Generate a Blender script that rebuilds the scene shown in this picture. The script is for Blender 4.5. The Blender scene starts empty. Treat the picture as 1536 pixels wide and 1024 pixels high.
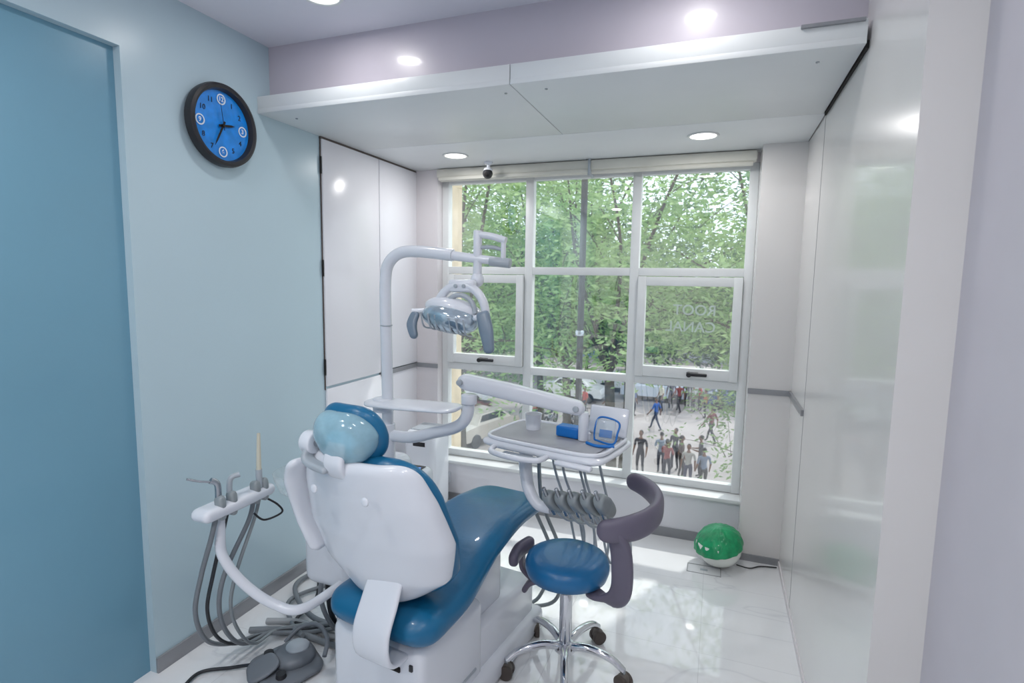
import bpy, bmesh, math, random
import numpy as np
from mathutils import Vector, Matrix, Euler
random.seed(7); np.random.seed(7)
V=Vector
# ------------------------------------------------------------------ materials
def s2l(c):
    return tuple(((x/255)/12.92 if x/255<=0.04045 else (((x/255)+0.055)/1.055)**2.4) for x in c)
MATS={}
def mat(name,rgb,rough=.4,metal=0,coat=0,trans=0,alpha=1,emis=0,var=.04,vscale=6,bump=0,bscale=40,ior=1.45,sss=0):
    if name in MATS: return MATS[name]
    m=bpy.data.materials.new(name);m.use_nodes=True
    nt=m.node_tree;b=nt.nodes['Principled BSDF']
    c=s2l(rgb)
    b.inputs['Roughness'].default_value=rough;b.inputs['Metallic'].default_value=metal
    b.inputs['Coat Weight'].default_value=coat;b.inputs['Coat Roughness'].default_value=.05
    b.inputs['Transmission Weight'].default_value=trans;b.inputs['Alpha'].default_value=alpha
    b.inputs['IOR'].default_value=ior
    tc=nt.nodes.new('ShaderNodeTexCoord')
    n=nt.nodes.new('ShaderNodeTexNoise');n.inputs['Scale'].default_value=vscale;n.inputs['Detail'].default_value=4
    nt.links.new(tc.outputs['Object'],n.inputs['Vector'])
    r=nt.nodes.new('ShaderNodeValToRGB')
    r.color_ramp.elements[0].position=.3;r.color_ramp.elements[1].position=.7
    r.color_ramp.elements[0].color=tuple(x*(1-var) for x in c)+(1,)
    r.color_ramp.elements[1].color=tuple(min(1,x*(1+var)) for x in c)+(1,)
    nt.links.new(n.outputs['Fac'],r.inputs['Fac']);nt.links.new(r.outputs['Color'],b.inputs['Base Color'])
    if emis:
        b.inputs['Emission Color'].default_value=c+(1,);b.inputs['Emission Strength'].default_value=emis
    if bump:
        n2=nt.nodes.new('ShaderNodeTexNoise');n2.inputs['Scale'].default_value=bscale;n2.inputs['Detail'].default_value=5
        nt.links.new(tc.outputs['Object'],n2.inputs['Vector'])
        bp=nt.nodes.new('ShaderNodeBump');bp.inputs['Strength'].default_value=bump;bp.inputs['Distance'].default_value=.01
        nt.links.new(n2.outputs['Fac'],bp.inputs['Height']);nt.links.new(bp.outputs['Normal'],b.inputs['Normal'])
    MATS[name]=m;return m
M_wallL=mat('wall_pale_cyan',(184,206,216),.3,var=.015,vscale=2)
M_door=mat('door_blue_glass',(114,160,182),.32,coat=.1,var=.03,vscale=1.5)
M_white=mat('white_laminate',(232,232,238),.22,coat=.15,var=.01,vscale=2)
M_soffit=mat('soffit_white',(226,230,232),.35,var=.01)
M_rwall=mat('right_wall_gloss',(220,218,217),.22,coat=.3,var=.015,vscale=2)
M_paint=mat('wall_white_paint',(222,218,221),.5,var=.015)
M_near=mat('wall_near_lavender',(200,196,204),.5,var=.02)
M_mauve=mat('beam_mauve',(200,194,205),.3,coat=.15,var=.015)
M_ceil=mat('ceiling_paint',(226,226,236),.55,var=.01)
M_grey=mat('baseboard_grey',(150,152,156),.35,metal=.3)
M_gap=mat('gap_brown',(92,84,80),.7)
M_black=mat('black_gap',(18,16,16),.7)
M_frame=mat('window_frame_white',(224,227,228),.35)
M_cream=mat('blind_cream',(216,215,206),.6)
M_plast=mat('chair_white_plastic',(222,226,234),.25,coat=.3,var=.01)
M_blue=mat('upholstery_blue',(20,102,144),.35,coat=.15,var=.08,bump=.08,bscale=60)
M_blue2=mat('stool_blue',(30,106,158),.33,coat=.15,var=.06,bump=.06,bscale=60)
M_mgrey=mat('stool_arm_mauve_grey',(106,101,118),.4)
M_chrome=mat('chrome',(220,222,226),.08,metal=1,var=.01)
M_steel=mat('brushed_steel',(165,170,176),.25,metal=.85)
M_hose=mat('hose_grey',(122,128,134),.4)
M_hosed=mat('hose_dark',(38,42,48),.4)
M_dk=mat('dark_plastic',(40,40,44),.4)
M_gp=mat('pedal_grey',(112,118,126),.4)
M_hol=mat('holster_grey',(140,148,152),.3,coat=.2)
M_lgrey=mat('light_grey_plastic',(170,178,186),.3)
M_handle=mat('lamp_handle_grey',(118,134,150),.3)
M_clear=mat('clear_plastic',(225,240,245),.08,trans=.6,alpha=.35,var=.01)
M_wrap=mat('headrest_wrap',(172,214,230),.1,coat=.6,alpha=.66,var=.2,vscale=10,bump=.7,bscale=14)
M_tray=mat('tray_silicone',(158,160,166),.5)
M_lblue=mat('packet_blue',(20,110,190),.35)
M_core=mat('headrest_core_blue',(60,175,215),.35)
M_green=mat('lamp_green',(10,150,95),.3,coat=.3,var=.25,vscale=25,bump=.5,bscale=40)
M_glow=mat('downlight_lens',(255,250,240),.4,emis=5)
def glassmat(name,tint,rf):
    m=bpy.data.materials.new(name);m.use_nodes=True;nt=m.node_tree;nt.nodes.clear()
    o=nt.nodes.new('ShaderNodeOutputMaterial');mx=nt.nodes.new('ShaderNodeMixShader')
    t=nt.nodes.new('ShaderNodeBsdfTransparent');g=nt.nodes.new('ShaderNodeBsdfGlossy')
    n=nt.nodes.new('ShaderNodeTexNoise');n.inputs['Scale'].default_value=.7
    mr=nt.nodes.new('ShaderNodeMapRange');mr.inputs['To Min'].default_value=rf*.8;mr.inputs['To Max'].default_value=rf*1.2
    t.inputs['Color'].default_value=tint+(1,);g.inputs['Roughness'].default_value=.01;g.inputs['Color'].default_value=(1,1,1,1)
    nt.links.new(n.outputs['Fac'],mr.inputs['Value']);nt.links.new(mr.outputs['Result'],mx.inputs['Fac'])
    nt.links.new(t.outputs[0],mx.inputs[1]);nt.links.new(g.outputs[0],mx.inputs[2]);nt.links.new(mx.outputs[0],o.inputs[0])
    return m
M_glass=glassmat('window_glass',(.94,.96,.96),.13)
def floormat():
    m=bpy.data.materials.new('floor_marble_tile');m.use_nodes=True;nt=m.node_tree;b=nt.nodes['Principled BSDF']
    N=nt.nodes.new;L=nt.links.new
    tc=N('ShaderNodeTexCoord')
    br=N('ShaderNodeTexBrick');br.offset=0;br.inputs['Scale'].default_value=1;br.inputs['Brick Width'].default_value=.6;br.inputs['Row Height'].default_value=.6
    br.inputs['Mortar Size'].default_value=.0012;br.inputs['Mortar Smooth'].default_value=.1
    br.inputs['Color1'].default_value=(1,1,1,1);br.inputs['Color2'].default_value=(.99,.99,.99,1);br.inputs['Mortar'].default_value=(.8,.8,.81,1)
    L(tc.outputs['Object'],br.inputs['Vector'])
    n=N('ShaderNodeTexNoise');n.inputs['Scale'].default_value=.9;n.inputs['Detail'].default_value=6;n.inputs['Distortion'].default_value=1.0
    L(tc.outputs['Object'],n.inputs['Vector'])
    a=N('ShaderNodeMath');a.operation='SUBTRACT';a.inputs[1].default_value=.5;L(n.outputs['Fac'],a.inputs[0])
    ab=N('ShaderNodeMath');ab.operation='ABSOLUTE';L(a.outputs[0],ab.inputs[0])
    r=N('ShaderNodeValToRGB');r.color_ramp.elements[0].position=0;r.color_ramp.elements[0].color=(.70,.71,.74,1)
    r.color_ramp.elements[1].position=.007;r.color_ramp.elements[1].color=(.80,.81,.83,1)
    e=r.color_ramp.elements.new(.1);e.color=(.83,.84,.86,1)
    L(ab.outputs[0],r.inputs['Fac'])
    mx=N('ShaderNodeMix');mx.data_type='RGBA';mx.blend_type='MULTIPLY';mx.inputs['Factor'].default_value=1
    L(r.outputs['Color'],mx.inputs[6]);L(br.outputs['Color'],mx.inputs[7]);L(mx.outputs[2],b.inputs['Base Color'])
    b.inputs['Roughness'].default_value=.05;b.inputs['Coat Weight'].default_value=.7;b.inputs['Coat Roughness'].default_value=.02
    return m
M_floor=floormat()
# ------------------------------------------------------------------ mesh helpers
COL=bpy.context.collection
def mk(name,verts,faces,m,ang=40,smooth=True):
    me=bpy.data.meshes.new(name);me.from_pydata([tuple(v) for v in verts],[],faces);me.update()
    bm=bmesh.new();bm.from_mesh(me);bmesh.ops.recalc_face_normals(bm,faces=bm.faces);bm.to_mesh(me);bm.free()
    if smooth:
        me.polygons.foreach_set('use_smooth',[True]*len(me.polygons));me.set_sharp_from_angle(angle=math.radians(ang))
    o=bpy.data.objects.new(name,me);COL.objects.link(o)
    if m: me.materials.append(m)
    return o
def box(name,x0,x1,y0,y1,z0,z1,m,r=0,seg=2,rot=None,piv=None):
    bm=bmesh.new();bmesh.ops.create_cube(bm,size=1)
    c=V(((x0+x1)/2,(y0+y1)/2,(z0+z1)/2))
    for v in bm.verts: v.co=V((v.co.x*(x1-x0),v.co.y*(y1-y0),v.co.z*(z1-z0)))
    if r: bmesh.ops.bevel(bm,geom=bm.edges[:],offset=r,segments=seg,profile=.5,affect='EDGES')
    R=Euler(rot).to_matrix() if rot else Matrix.Identity(3)
    p=piv if piv else c
    for v in bm.verts: v.co=R@(v.co+c-p)+p
    me=bpy.data.meshes.new(name);bm.to_mesh(me);bm.free()
    if r:
        me.polygons.foreach_set('use_smooth',[True]*len(me.polygons));me.set_sharp_from_angle(angle=math.radians(35))
    me.materials.append(m);o=bpy.data.objects.new(name,me);COL.objects.link(o);return o
def catmull(P,n,per=False):
    P=[V(p) if len(p)==3 else p for p in P];out=[];k=len(P)
    if k==2: return [P[0].lerp(P[1],i/n) for i in range(n+1)]
    for i in range(n+1):
        s=i/n*(k-1);j=min(int(s),k-2);t=s-j
        p0=P[max(j-1,0)];p1=P[j];p2=P[j+1];p3=P[min(j+2,k-1)]
        out.append(.5*((2*p1)+(p2-p0)*t+(2*p0-5*p1+4*p2-p3)*t*t+(3*p1-p0-3*p2+p3)*t**3))
    return out
def loft(name,rings,m,cap=True,ang=50,closed=False):
    n=len(rings[0]);vs=[p for r in rings for p in r];fs=[]
    R=len(rings)
    for i in range(R if closed else R-1):
        a=i*n;b=((i+1)%R)*n
        for j in range(n):
            k=(j+1)%n;fs.append((a+j,a+k,b+k,b+j))
    if cap and not closed:
        fs.append(tuple(range(n)));fs.append(tuple((R-1)*n+j for j in range(n)))
    return mk(name,vs,fs,m,ang)
def tube(name,pts,r,m,n=None,seg=12,smooth=True,rr=None):
    P=catmull(pts,n or 10*(len(pts)-1)) if smooth else [V(p) for p in pts]
    rings=[];N=None
    for i,p in enumerate(P):
        t=(P[min(i+1,len(P)-1)]-P[max(i-1,0)]).normalized()
        if N is None:
            N=t.orthogonal().normalized()
        N=(N-t*N.dot(t)).normalized();B=t.cross(N)
        q=r if rr is None else float(np.interp(i/(len(P)-1),np.linspace(0,1,len(rr)),rr))
        rings.append([p+(N*math.cos(a)+B*math.sin(a))*q for a in [2*math.pi*j/seg for j in range(seg)]])
    return loft(name,rings,m)
def cyl(name,p0,p1,r,m,r2=None,seg=32,bev=.15):
    p0=V(p0);p1=V(p1);r2=r if r2 is None else r2;t=(p1-p0);L=t.length;t.normalize();N=t.orthogonal().normalized();B=t.cross(N)
    b=min(r,r2,L)*bev
    prof=[(r-b,0),(r-b*.3,b*.3),(r,b),(r2,L-b),(r2-b*.3,L-b*.3),(r2-b,L)]
    rings=[[p0+t*z+q*(math.cos(a)*N+math.sin(a)*B) for a in [2*math.pi*j/seg for j in range(seg)]] for q,z in prof]
    return loft(name,rings,m,ang=60)
def lathe(name,prof,loc,m,seg=48,ax=(0,0,1),cap=True,ang=40):
    ax=V(ax).normalized();N=ax.orthogonal().normalized();B=ax.cross(N);loc=V(loc)
    rings=[[loc+ax*z+max(q,1e-4)*(math.cos(a)*N+math.sin(a)*B) for a in [2*math.pi*j/seg for j in range(seg)]] for q,z in prof]
    return loft(name,rings,m,cap=cap,ang=ang)
def slab(name,pts,W,H,m,side=(1,0,0),e=4,N=40,M=40,endr=.05,cup=0,ang=60):
    P=catmull(pts,200);side=V(side)
    L=[0]
    for a,b in zip(P,P[1:]): L.append(L[-1]+(b-a).length)
    T=L[-1];k=len(pts);rings=[]
    for i in range(N+1):
        s=(1-math.cos(math.pi*i/N))/2;d=s*T
        idx=int(np.searchsorted(L,d));idx=min(max(idx,1),200)
        f=(d-L[idx-1])/max(L[idx]-L[idx-1],1e-9);c=P[idx-1].lerp(P[idx],f);q=(idx-1+f)/200
        t=(P[min(idx+1,200)]-P[max(idx-2,0)]).normalized()
        w=float(np.interp(q,np.linspace(0,1,k),W));h=float(np.interp(q,np.linspace(0,1,k),H))
        de=min(d,T-d)
        def fr(x,r):
            if x>=r: return 1
            u=(r-x)/r;return max(0,1-u**2)**.5
        w2=w-endr*(1-fr(de,endr));h2=h*max(fr(de,h*1.2),.03)
        rt=(side-t*side.dot(t)).normalized();nn=rt.cross(t).normalized()
        ring=[]
        for j in range(M):
            a=2*math.pi*j/M;ca,sa=math.cos(a),math.sin(a)
            x=w2*math.copysign(abs(ca)**(2/e),ca);y=h2*math.copysign(abs(sa)**(2/2.4),sa)
            ring.append(c+rt*x+nn*(y+cup*(x/w)**2))
        rings.append(ring)
    return loft(name,rings,m,ang=ang)
def ellipsoid(name,c,r,m,rot=None,seg=32,zmin=-1,zmax=1):
    c=V(c);R=Euler(rot).to_matrix() if rot else Matrix.Identity(3);rings=[]
    a0=math.asin(zmin);a1=math.asin(zmax)
    for i in range(21):
        ph=a0+(a1-a0)*i/20;q=max(math.cos(ph),1e-3);z=math.sin(ph)
        rings.append([c+R@V((r[0]*q*math.cos(a),r[1]*q*math.sin(a),r[2]*z)) for a in [2*math.pi*j/seg for j in range(seg)]])
    return loft(name,rings,m,ang=60)
def group(name,parts,loc,M=None):
    loc=V(loc);e=bpy.data.objects.new(name,None);e.empty_display_size=.1;COL.objects.link(e);e.location=loc
    for o in parts:
        if o.type=='LIGHT': o.location=V(o.location)-loc
        else:
            if M is not None: o.data.transform(M)
            o.data.transform(Matrix.Translation(-loc))
        o.parent=e
    return e
def join(name,parts):
    bpy.ops.object.select_all(action='DESELECT')
    for o in parts:o.select_set(True)
    bpy.context.view_layer.objects.active=parts[0];bpy.ops.object.join();parts[0].name=name;return parts[0]
def text(name,body,size,m,M,ext=.0005,bold=0):
    cu=bpy.data.curves.new(name,'FONT');cu.body=body;cu.size=size;cu.align_x='CENTER';cu.align_y='CENTER';cu.extrude=ext;cu.offset=bold
    o=bpy.data.objects.new(name,cu);COL.objects.link(o)
    dg=bpy.context.evaluated_depsgraph_get();me=bpy.data.meshes.new_from_object(o.evaluated_get(dg));bpy.data.objects.remove(o)
    me.transform(M);me.materials.clear();me.materials.append(m);o=bpy.data.objects.new(name,me);COL.objects.link(o);return o
# ------------------------------------------------------------------ room shell
XL,XR=-2.05,.40
YB=-2.4
box('floor',-2.3,1.3,YB-.1,3.62,-.12,0,M_floor)
box('wall_left',XL-.12,XL,1.45,3.7,0,2.75,M_wallL);box('wall_left_header',XL-.12,XL,YB,1.45,2.41,2.75,M_wallL);box('wall_left_near',XL-.12,XL,YB,-.2,0,2.41,M_wallL)
box('door_1',XL-.08,XL-.035,-.2,1.45,0,2.41,M_door)
box('wall_right',XR,XR+.11,1.53,3.7,0,2.75,M_rwall)
box('wall_right_near',XR+.11,XR+.25,YB,1.6,0,2.75,M_near)
box('wall_rear',-2.3,1.3,YB-.12,YB,0,2.75,M_paint)
box('ceiling',-2.3,1.0,YB,2.3,2.67,2.79,M_ceil)
# beam + soffit
box('ceiling_beam',XL,XR,2.16,2.36,2.36,2.67,M_mauve)
sf=[box('ceiling_soffit',XL,-.802,2.08,2.848,2.35,2.37,M_soffit,.001),box('s',-.798,XR-.012,2.08,2.848,2.35,2.37,M_soffit,.001),
    box('s',XL,XR-.004,2.852,3.62,2.35,2.37,M_soffit,.001),
    box('s',XL,-.802,2.081,2.16,2.368,2.425,M_soffit,.001),box('s',-.798,XR-.012,2.081,2.16,2.368,2.425,M_soffit,.001)]
join('ceiling_soffit',sf)
box('ceiling_void',XL,XR,2.36,3.7,2.372,2.5,M_black)
for i,(x,y) in enumerate([(-.85,2.17),(-.68,2.17),(-1.93,2.2),(.27,2.2)]):
    cyl('trim_screw_%d'%i,(x,y,2.351),(x,y,2.347),.006,M_steel)
box('trim_bracket_right',.20,.38,2.07,2.08,2.415,2.425,M_grey)
box('trim_gap_right',XR-.008,XR-.001,2.1,2.85,2.342,2.365,M_black)
box('trim_gap_left',XL,XL+.012,2.5,3.5,2.338,2.3495,M_gap)
# left panels
box('wall_panel_left_a',XL,XL+.014,2.508,3.037,.99,2.338,M_white,.002)
box('wall_panel_left_b',XL,XL+.014,3.043,3.5,1.0,2.338,M_white,.002)
box('wall_panel_left_lower',XL,XL+.012,2.51,3.5,.06,.975,M_white,.002)
box('trim_panel_edge',XL,XL+.005,2.502,2.508,.97,2.34,M_gap)
for i,z in enumerate([1.1,1.65,2.2]): box('trim_hinge_%d'%i,XL+.004,XL+.012,2.497,2.505,z-.045,z+.045,M_black)
box('trim_band_left',XL,XL+.018,3.04,3.5,.965,.995,M_grey)
# right wall trims
box('trim_band_right',XR-.012,XR,2.87,3.36,.985,1.015,M_grey)
box('trim_seam_right',XR-.001,XR+.001,2.862,2.866,0,2.35,M_grey)
# back wall
bw=[box('wall_back',XL,XR+.1,3.5,3.72,0,.29,M_white),box('c',XL,-1.87,3.5,3.72,.29,2.36,M_paint),box('c',.18,XR+.1,3.36,3.72,0,2.36,M_rwall,0),box('c',-1.87,.18,3.56,3.72,2.30,2.5,M_paint),
    box('c',XL-.12,XR+.11,3.62,3.72,-.1,.29,M_paint)]
join('wall_back',bw)
box('trim_band_column_right',.178,XR,3.352,3.362,.985,1.015,M_grey)
box('trim_band_column_left',XL,-1.868,3.49,3.502,.965,.995,M_grey)
box('window_sill',-1.89,.20,3.46,3.66,.285,.31,M_frame,.006)
box('baseboard_back',-2.05,.18,3.49,3.5,0,.06,M_grey,.002)
box('baseboard_left',XL,XL+.012,1.45,3.5,0,.065,M_grey,.002)
box('baseboard_column',.17,XR,3.352,3.36,0,.04,M_grey)
box('baseboard_right',XR-.006,XR,1.53,3.36,0,.03,M_paint)
# window
fr=[];yf0,yf1=3.57,3.63
def fv(x0,x1,z0,z1,y0=yf0,y1=yf1): fr.append(box('frame_upright',x0,x1,y0,y1,z0,z1,M_frame,.004))
def fh_(x0,x1,z0,z1,y0=yf0,y1=yf1): fr.append(box('frame_rail',x0,x1,y0+.004,y1-.004,z0,z1,M_frame,.003))
fv(-1.87,-1.82,.312,2.298);fv(.13,.18,.312,2.298);fv(-1.245,-1.19,.312,2.298);fv(-.54,-.485,.312,2.298)
for a,b in [(-1.825,-1.24),(-1.195,-.535),(-.49,.135)]:
    for z0,z1 in [(.313,.36),(2.26,2.297),(1.64,1.69),(.955,1.005)]: fh_(a,b,z0,z1)
for (a,b) in [(-1.818,-1.247),(-.483,.128)]:   # sash frames
    y0,y1=3.545,3.60
    fv(a,a+.05,1.008,1.637,y0,y1);fv(b-.05,b,1.008,1.637,y0,y1);fh_(a+.046,b-.046,1.01,1.075,y0,y1);fh_(a+.046,b-.046,1.58,1.635,y0,y1)
fr.append(box('glass',-1.86,.17,3.608,3.610,.33,2.28,M_glass))
for i,x in enumerate((-1.53,-.13)):
    fr.append(box('handle_base',x-.035,x+.035,3.528,3.546,1.03,1.055,M_dk,.004))
    fr.append(box('handle_lever',x-.03,x+.085,3.505,3.527,1.034,1.054,M_dk,.006))
    fr.append(cyl('handle_pin',(x-.02,3.545,1.042),(x-.02,3.50,1.042),.015,M_dk))
M_decal=mat('decal_faint',(212,226,218),.6,alpha=.6)
Rm=Matrix.Rotation(math.radians(180),4,'Z')@Matrix.Rotation(math.radians(90),4,'X')
fr.append(text('decal_line_a','ROOT',.09,M_decal,Matrix.Translation((-.14,3.613,1.43))@Rm,bold=.001))
fr.append(text('decal_line_b','CANAL',.09,M_decal,Matrix.Translation((-.16,3.613,1.325))@Rm,bold=.001))
group('window_1',fr,(-.85,3.6,.3))
bl=[box('cassette',-1.86,.16,3.46,3.54,2.288,2.348,M_cream,.012),box('blind_bottom_bar',-1.84,-.8,3.45,3.462,2.268,2.29,M_cream,.004),
    box('bracket',-.8,-.785,3.44,3.55,2.25,2.35,M_lgrey,.003),cyl('roll',(-1.84,3.49,2.28),(.14,3.49,2.28),.016,M_cream)]
group('roller_blind',bl,(-.85,3.5,2.3))
# downlights
def downlight(x,y,z,power,sz=.12):
    ps=[lathe('rim',[(.062,0.0),(.078,0),(.08,-.003),(.076,-.008),(.066,-.006),(.062,0.0)],(x,y,z),M_frame,cap=False),
        lathe('lens',[(.001,-.003),(.064,-.003),(.064,0)],(x,y,z),M_glow)]
    ld=bpy.data.lights.new('lamp','AREA');ld.shape='DISK';ld.size=sz;ld.energy=power;ld.color=(1,.98,.965)
    lo=bpy.data.objects.new('lamp',ld);COL.objects.link(lo);lo.location=(x,y,z-.012)
    ps.append(lo)
    g=group('ceiling_downlight',ps,(x,y,z))
for x,y,p in [(-1.48,1.84,2.0),(-.13,1.86,2.0),(-1.48,.35,11),(-.13,.35,9),(-1.48,-1.1,16),(-.13,-1.1,13)]: downlight(x,y,2.67,p)
for x,y in [(-1.55,3.13),(-.12,3.08)]: downlight(x,y,2.35,4)
# security camera
group('security_camera',[lathe('mount',[(.001,0),(.028,0),(.028,-.012),(.012,-.02),(.01,-.045),(.001,-.045)],(-1.43,3.36,2.35),M_plast),
  lathe('collar',[(.001,0),(.024,0),(.03,-.012),(.026,-.02),(.001,-.02)],(-1.43,3.355,2.31),M_plast),
  ellipsoid('ball',(-1.43,3.35,2.275),(.032,.032,.032),M_dk),cyl('lens',(-1.43,3.325,2.27),(-1.425,3.31,2.266),.013,M_black)],(-1.43,3.36,2.35))
# outlet
group('wall_outlet',[box('plate',-1.86,-1.76,3.488,3.5,.13,.21,M_plast,.004),box('plug',-1.81,-1.775,3.455,3.488,.15,.185,M_dk,.006),
   tube('cord',[(-1.79,3.46,.165),(-1.78,3.42,.1),(-1.82,3.43,.01),(-1.9,3.4,.008)],.004,M_dk)],(-1.81,3.49,.17))
# ------------------------------------------------------------------ clock
cx,cy,cz=XL,1.855,2.235
M_cface=mat('clock_face_blue',(16,132,222),.3,coat=.5,var=.15,vscale=30)
M_cw=mat('clock_white',(225,235,245),.4)
ck=[lathe('rim',[(.10,.0),(.155,.0),(.17,.012),(.172,.03),(.168,.045),(.158,.05),(.148,.046),(.143,.03),(.142,.02)],(cx+.002,cy,cz),M_dk,ax=(1,0,0),seg=72,cap=True),
    lathe('face',[(.001,.024),(.144,.024),(.144,.015),(.001,.015)],(cx,cy,cz),M_cface,ax=(1,0,0),seg=72)]
Mc=lambda y,z,x: Matrix.Translation((x,y,z))@Matrix.Rotation(math.radians(90),4,'Z')@Matrix.Rotation(math.radians(90),4,'X')
for h in range(1,13):
    a=math.radians(90-30*h);yy=cy+.108*math.cos(a);zz=cz+.108*math.sin(a)
    if h%3==0:
        ck.append(lathe('ring_%d'%h,[(.017,.0255),(.017,.027),(.022,.027),(.022,.0255)],(cx,yy,zz),M_cw,ax=(1,0,0),cap=False))
        ck.append(text('num_%d'%h,str(h),.026,M_cw,Mc(yy,zz,cx+.026),bold=.0006))
    else: ck.append(text('num_%d'%h,str(h),.03,M_dk,Mc(yy,zz,cx+.0255)))
def hand(nm,ang,l,w,back=.02,x=.03):
    a=math.radians(90-ang);d=V((0,math.cos(a),math.sin(a)));n=V((0,-d.z,d.y));c=V((cx+x,cy,cz))
    vs=[];
    for dx in (0,.0015):
        for p in (c-d*back-n*w,c-d*back+n*w,c+d*l*.7+n*w*.9,c+d*l,c+d*l*.7-n*w*.9): vs.append(p+V((dx,0,0)))
    fs=[(0,1,2,3,4),(9,8,7,6,5)]+[(i,(i+1)%5,5+(i+1)%5,5+i) for i in range(5)]
    return mk(nm,vs,fs,M_black,smooth=False)
ck+=[hand('hour_hand',80,.065,.005),hand('minute_hand',207,.10,.004,x=.033),hand('second_hand',352,.1,.001,x=.036),cyl('hub',(cx+.026,cy,cz),(cx+.04,cy,cz),.007,M_black)]
group('wall_clock',ck,(cx+.02,cy,cz))
# ------------------------------------------------------------------ dental chair (local: x right, y forward)
CH=Matrix.Translation((-1.0,1.5,0))@Matrix.Rotation(math.radians(-8),4,'Z')
ch=[]
ch.append(slab('seat',[(-.01,-.065,.468),(-.01,.06,.472),(0,.2,.49),(0,.42,.555),(0,.66,.59),(0,.93,.57)],[.225,.228,.22,.195,.185,.175],[.06,.06,.055,.05,.045,.035],M_blue,e=5.5,endr=.09,N=60))
ch.append(slab('seat_undershell',[(0,-.0,.41),(0,.2,.43),(0,.42,.495),(0,.66,.54),(0,.88,.53)],[.17,.19,.165,.15,.13],[.03,.03,.03,.022,.012],M_plast,e=5,endr=.06))
bx=-.008
ch.append(slab('backrest_pad',[(bx,.08,.53),(bx,.045,.64),(bx,.0,.76),(bx,-.06,.92),(bx,-.105,1.055)],[.17,.25,.275,.258,.2],[.045,.05,.05,.045,.035],M_blue,e=4.5,endr=.11,cup=-.04,N=56))
ch.append(slab('backrest_shell',[(bx,-.0,.53),(bx,-.03,.645),(bx,-.06,.775),(bx,-.11,.92),(bx,-.155,1.045)],[.09,.262,.298,.268,.21],[.035,.04,.045,.035,.02],M_plast,e=6.5,endr=.055,cup=-.05,N=56))
ch.append(slab('backrest_side_cover',[(bx-.275,-.01,.64),(bx-.31,-.03,.76),(bx-.30,-.085,.92),(bx-.255,-.12,1.0)],[.035,.045,.045,.03],[.014,.02,.02,.012],M_plast,side=(.3,1,0),e=3,endr=.03))
for sx in(-.12,.09): ch.append(ellipsoid('shell_cap',(sx,-.182,.95),(.014,.006,.014),M_plast))
ch.append(slab('backrest_bracket',[(.05,-.04,.66),(.05,-.08,.58),(.05,-.12,.50),(.05,-.122,.43),(.05,-.09,.385),(.05,.0,.375)],[.068,.072,.073,.073,.073,.07],[.01]*6,M_plast,e=8,endr=.015))
# headrest
hx=-.04;hz=-.012
ch.append(slab('headrest_pad',[(hx,-.085,1.035+hz),(hx,-.1,1.13+hz),(hx,-.125,1.225+hz)],[.115,.13,.11],[.03,.032,.03],M_blue,e=3,endr=.08,cup=-.02))
ch.append(slab('headrest_back',[(hx,-.12,1.045+hz),(hx,-.15,1.13+hz),(hx,-.16,1.21+hz)],[.105,.12,.1],[.04,.05,.04],M_wrap,e=3,endr=.075,cup=-.03))
ch.append(slab('headrest_core',[(hx,-.12,1.05+hz),(hx,-.14,1.10+hz),(hx,-.15,1.15+hz)],[.05,.06,.05],[.02,.025,.02],M_core,e=3,endr=.04))
ch.append(slab('headrest_stem',[(hx,-.15,.99),(hx,-.175,1.04),(hx,-.155,1.11)],[.035,.04,.035],[.01,.012,.01],M_plast,e=5,endr=.01))
ch.append(cyl('headrest_knob',(hx-.155,-.14,1.08),(hx-.11,-.14,1.08),.036,M_plast))
ch.append(cyl('headrest_axle',(hx-.12,-.14,1.08),(hx+.08,-.14,1.08),.012,M_steel))
ch.append(slab('headrest_lever',[(hx-.125,-.14,1.08),(hx-.12,-.165,1.03),(hx-.02,-.175,1.015)],[.022,.022,.02],[.012]*3,M_lgrey,side=(0,1,0),e=4,endr=.01))
# base
ch.append(box('base_rear_housing',-.225,.175,-.03,.36,.05,.40,M_plast,.035,4))
ch.append(box('base_plinth',-.235,.2,-.05,.86,.0,.11,M_plast,.03,3))
ch.append(box('base_step',-.18,.165,.32,.82,.08,.27,M_plast,.03,3))
ch.append(box('base_lift_column',-.13,.12,.3,.6,.25,.5,M_plast,.03,3))
ch.append(box('base_slot',-.09,.09,-.036,-.026,.315,.333,M_black,.002))
ch.append(box('base_switch',.128,.142,-.036,-.026,.335,.358,M_dk,.003))
ch.append(box('base_side_trim',.173,.18,.03,.3,.14,.15,M_lgrey,.002))
group('dental_chair',ch,(-1.0,1.5,0),CH)
# ------------------------------------------------------------------ cuspidor / unit with lamp pole
un=[]
un.append(box('unit_body',-1.53,-1.29,1.70,2.2,.36,.80,M_plast,.05,5))
un.append(box('unit_pedestal',-1.46,-1.3,1.8,2.2,.0,.40,M_plast,.04,3))
un.append(box('unit_link',-1.32,-1.1,1.95,2.15,.12,.24,M_plast,.02,3))
un.append(box('unit_control_box',-1.43,-1.25,2.08,2.32,.45,.70,M_plast,.035,4))
un.append(box('unit_display',-1.36,-1.28,2.21,2.28,.70,.703,M_dk,.001))
un.append(box('unit_display_lit',-1.35,-1.29,2.22,2.25,.703,.705,mat('display_lit',(120,170,255),.4,emis=.6),0))
un.append(lathe('spittoon_bowl',[(.02,.0),(.05,.005),(.085,.03),(.105,.075),(.11,.1),(.105,.1),(.1,.075),(.08,.034),(.045,.012),(.001,.01)],(-1.44,1.63,.77),M_clear,cap=False))
un.append(cyl('spittoon_drain',(-1.44,1.63,.70),(-1.44,1.63,.78),.03,M_plast))
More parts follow.
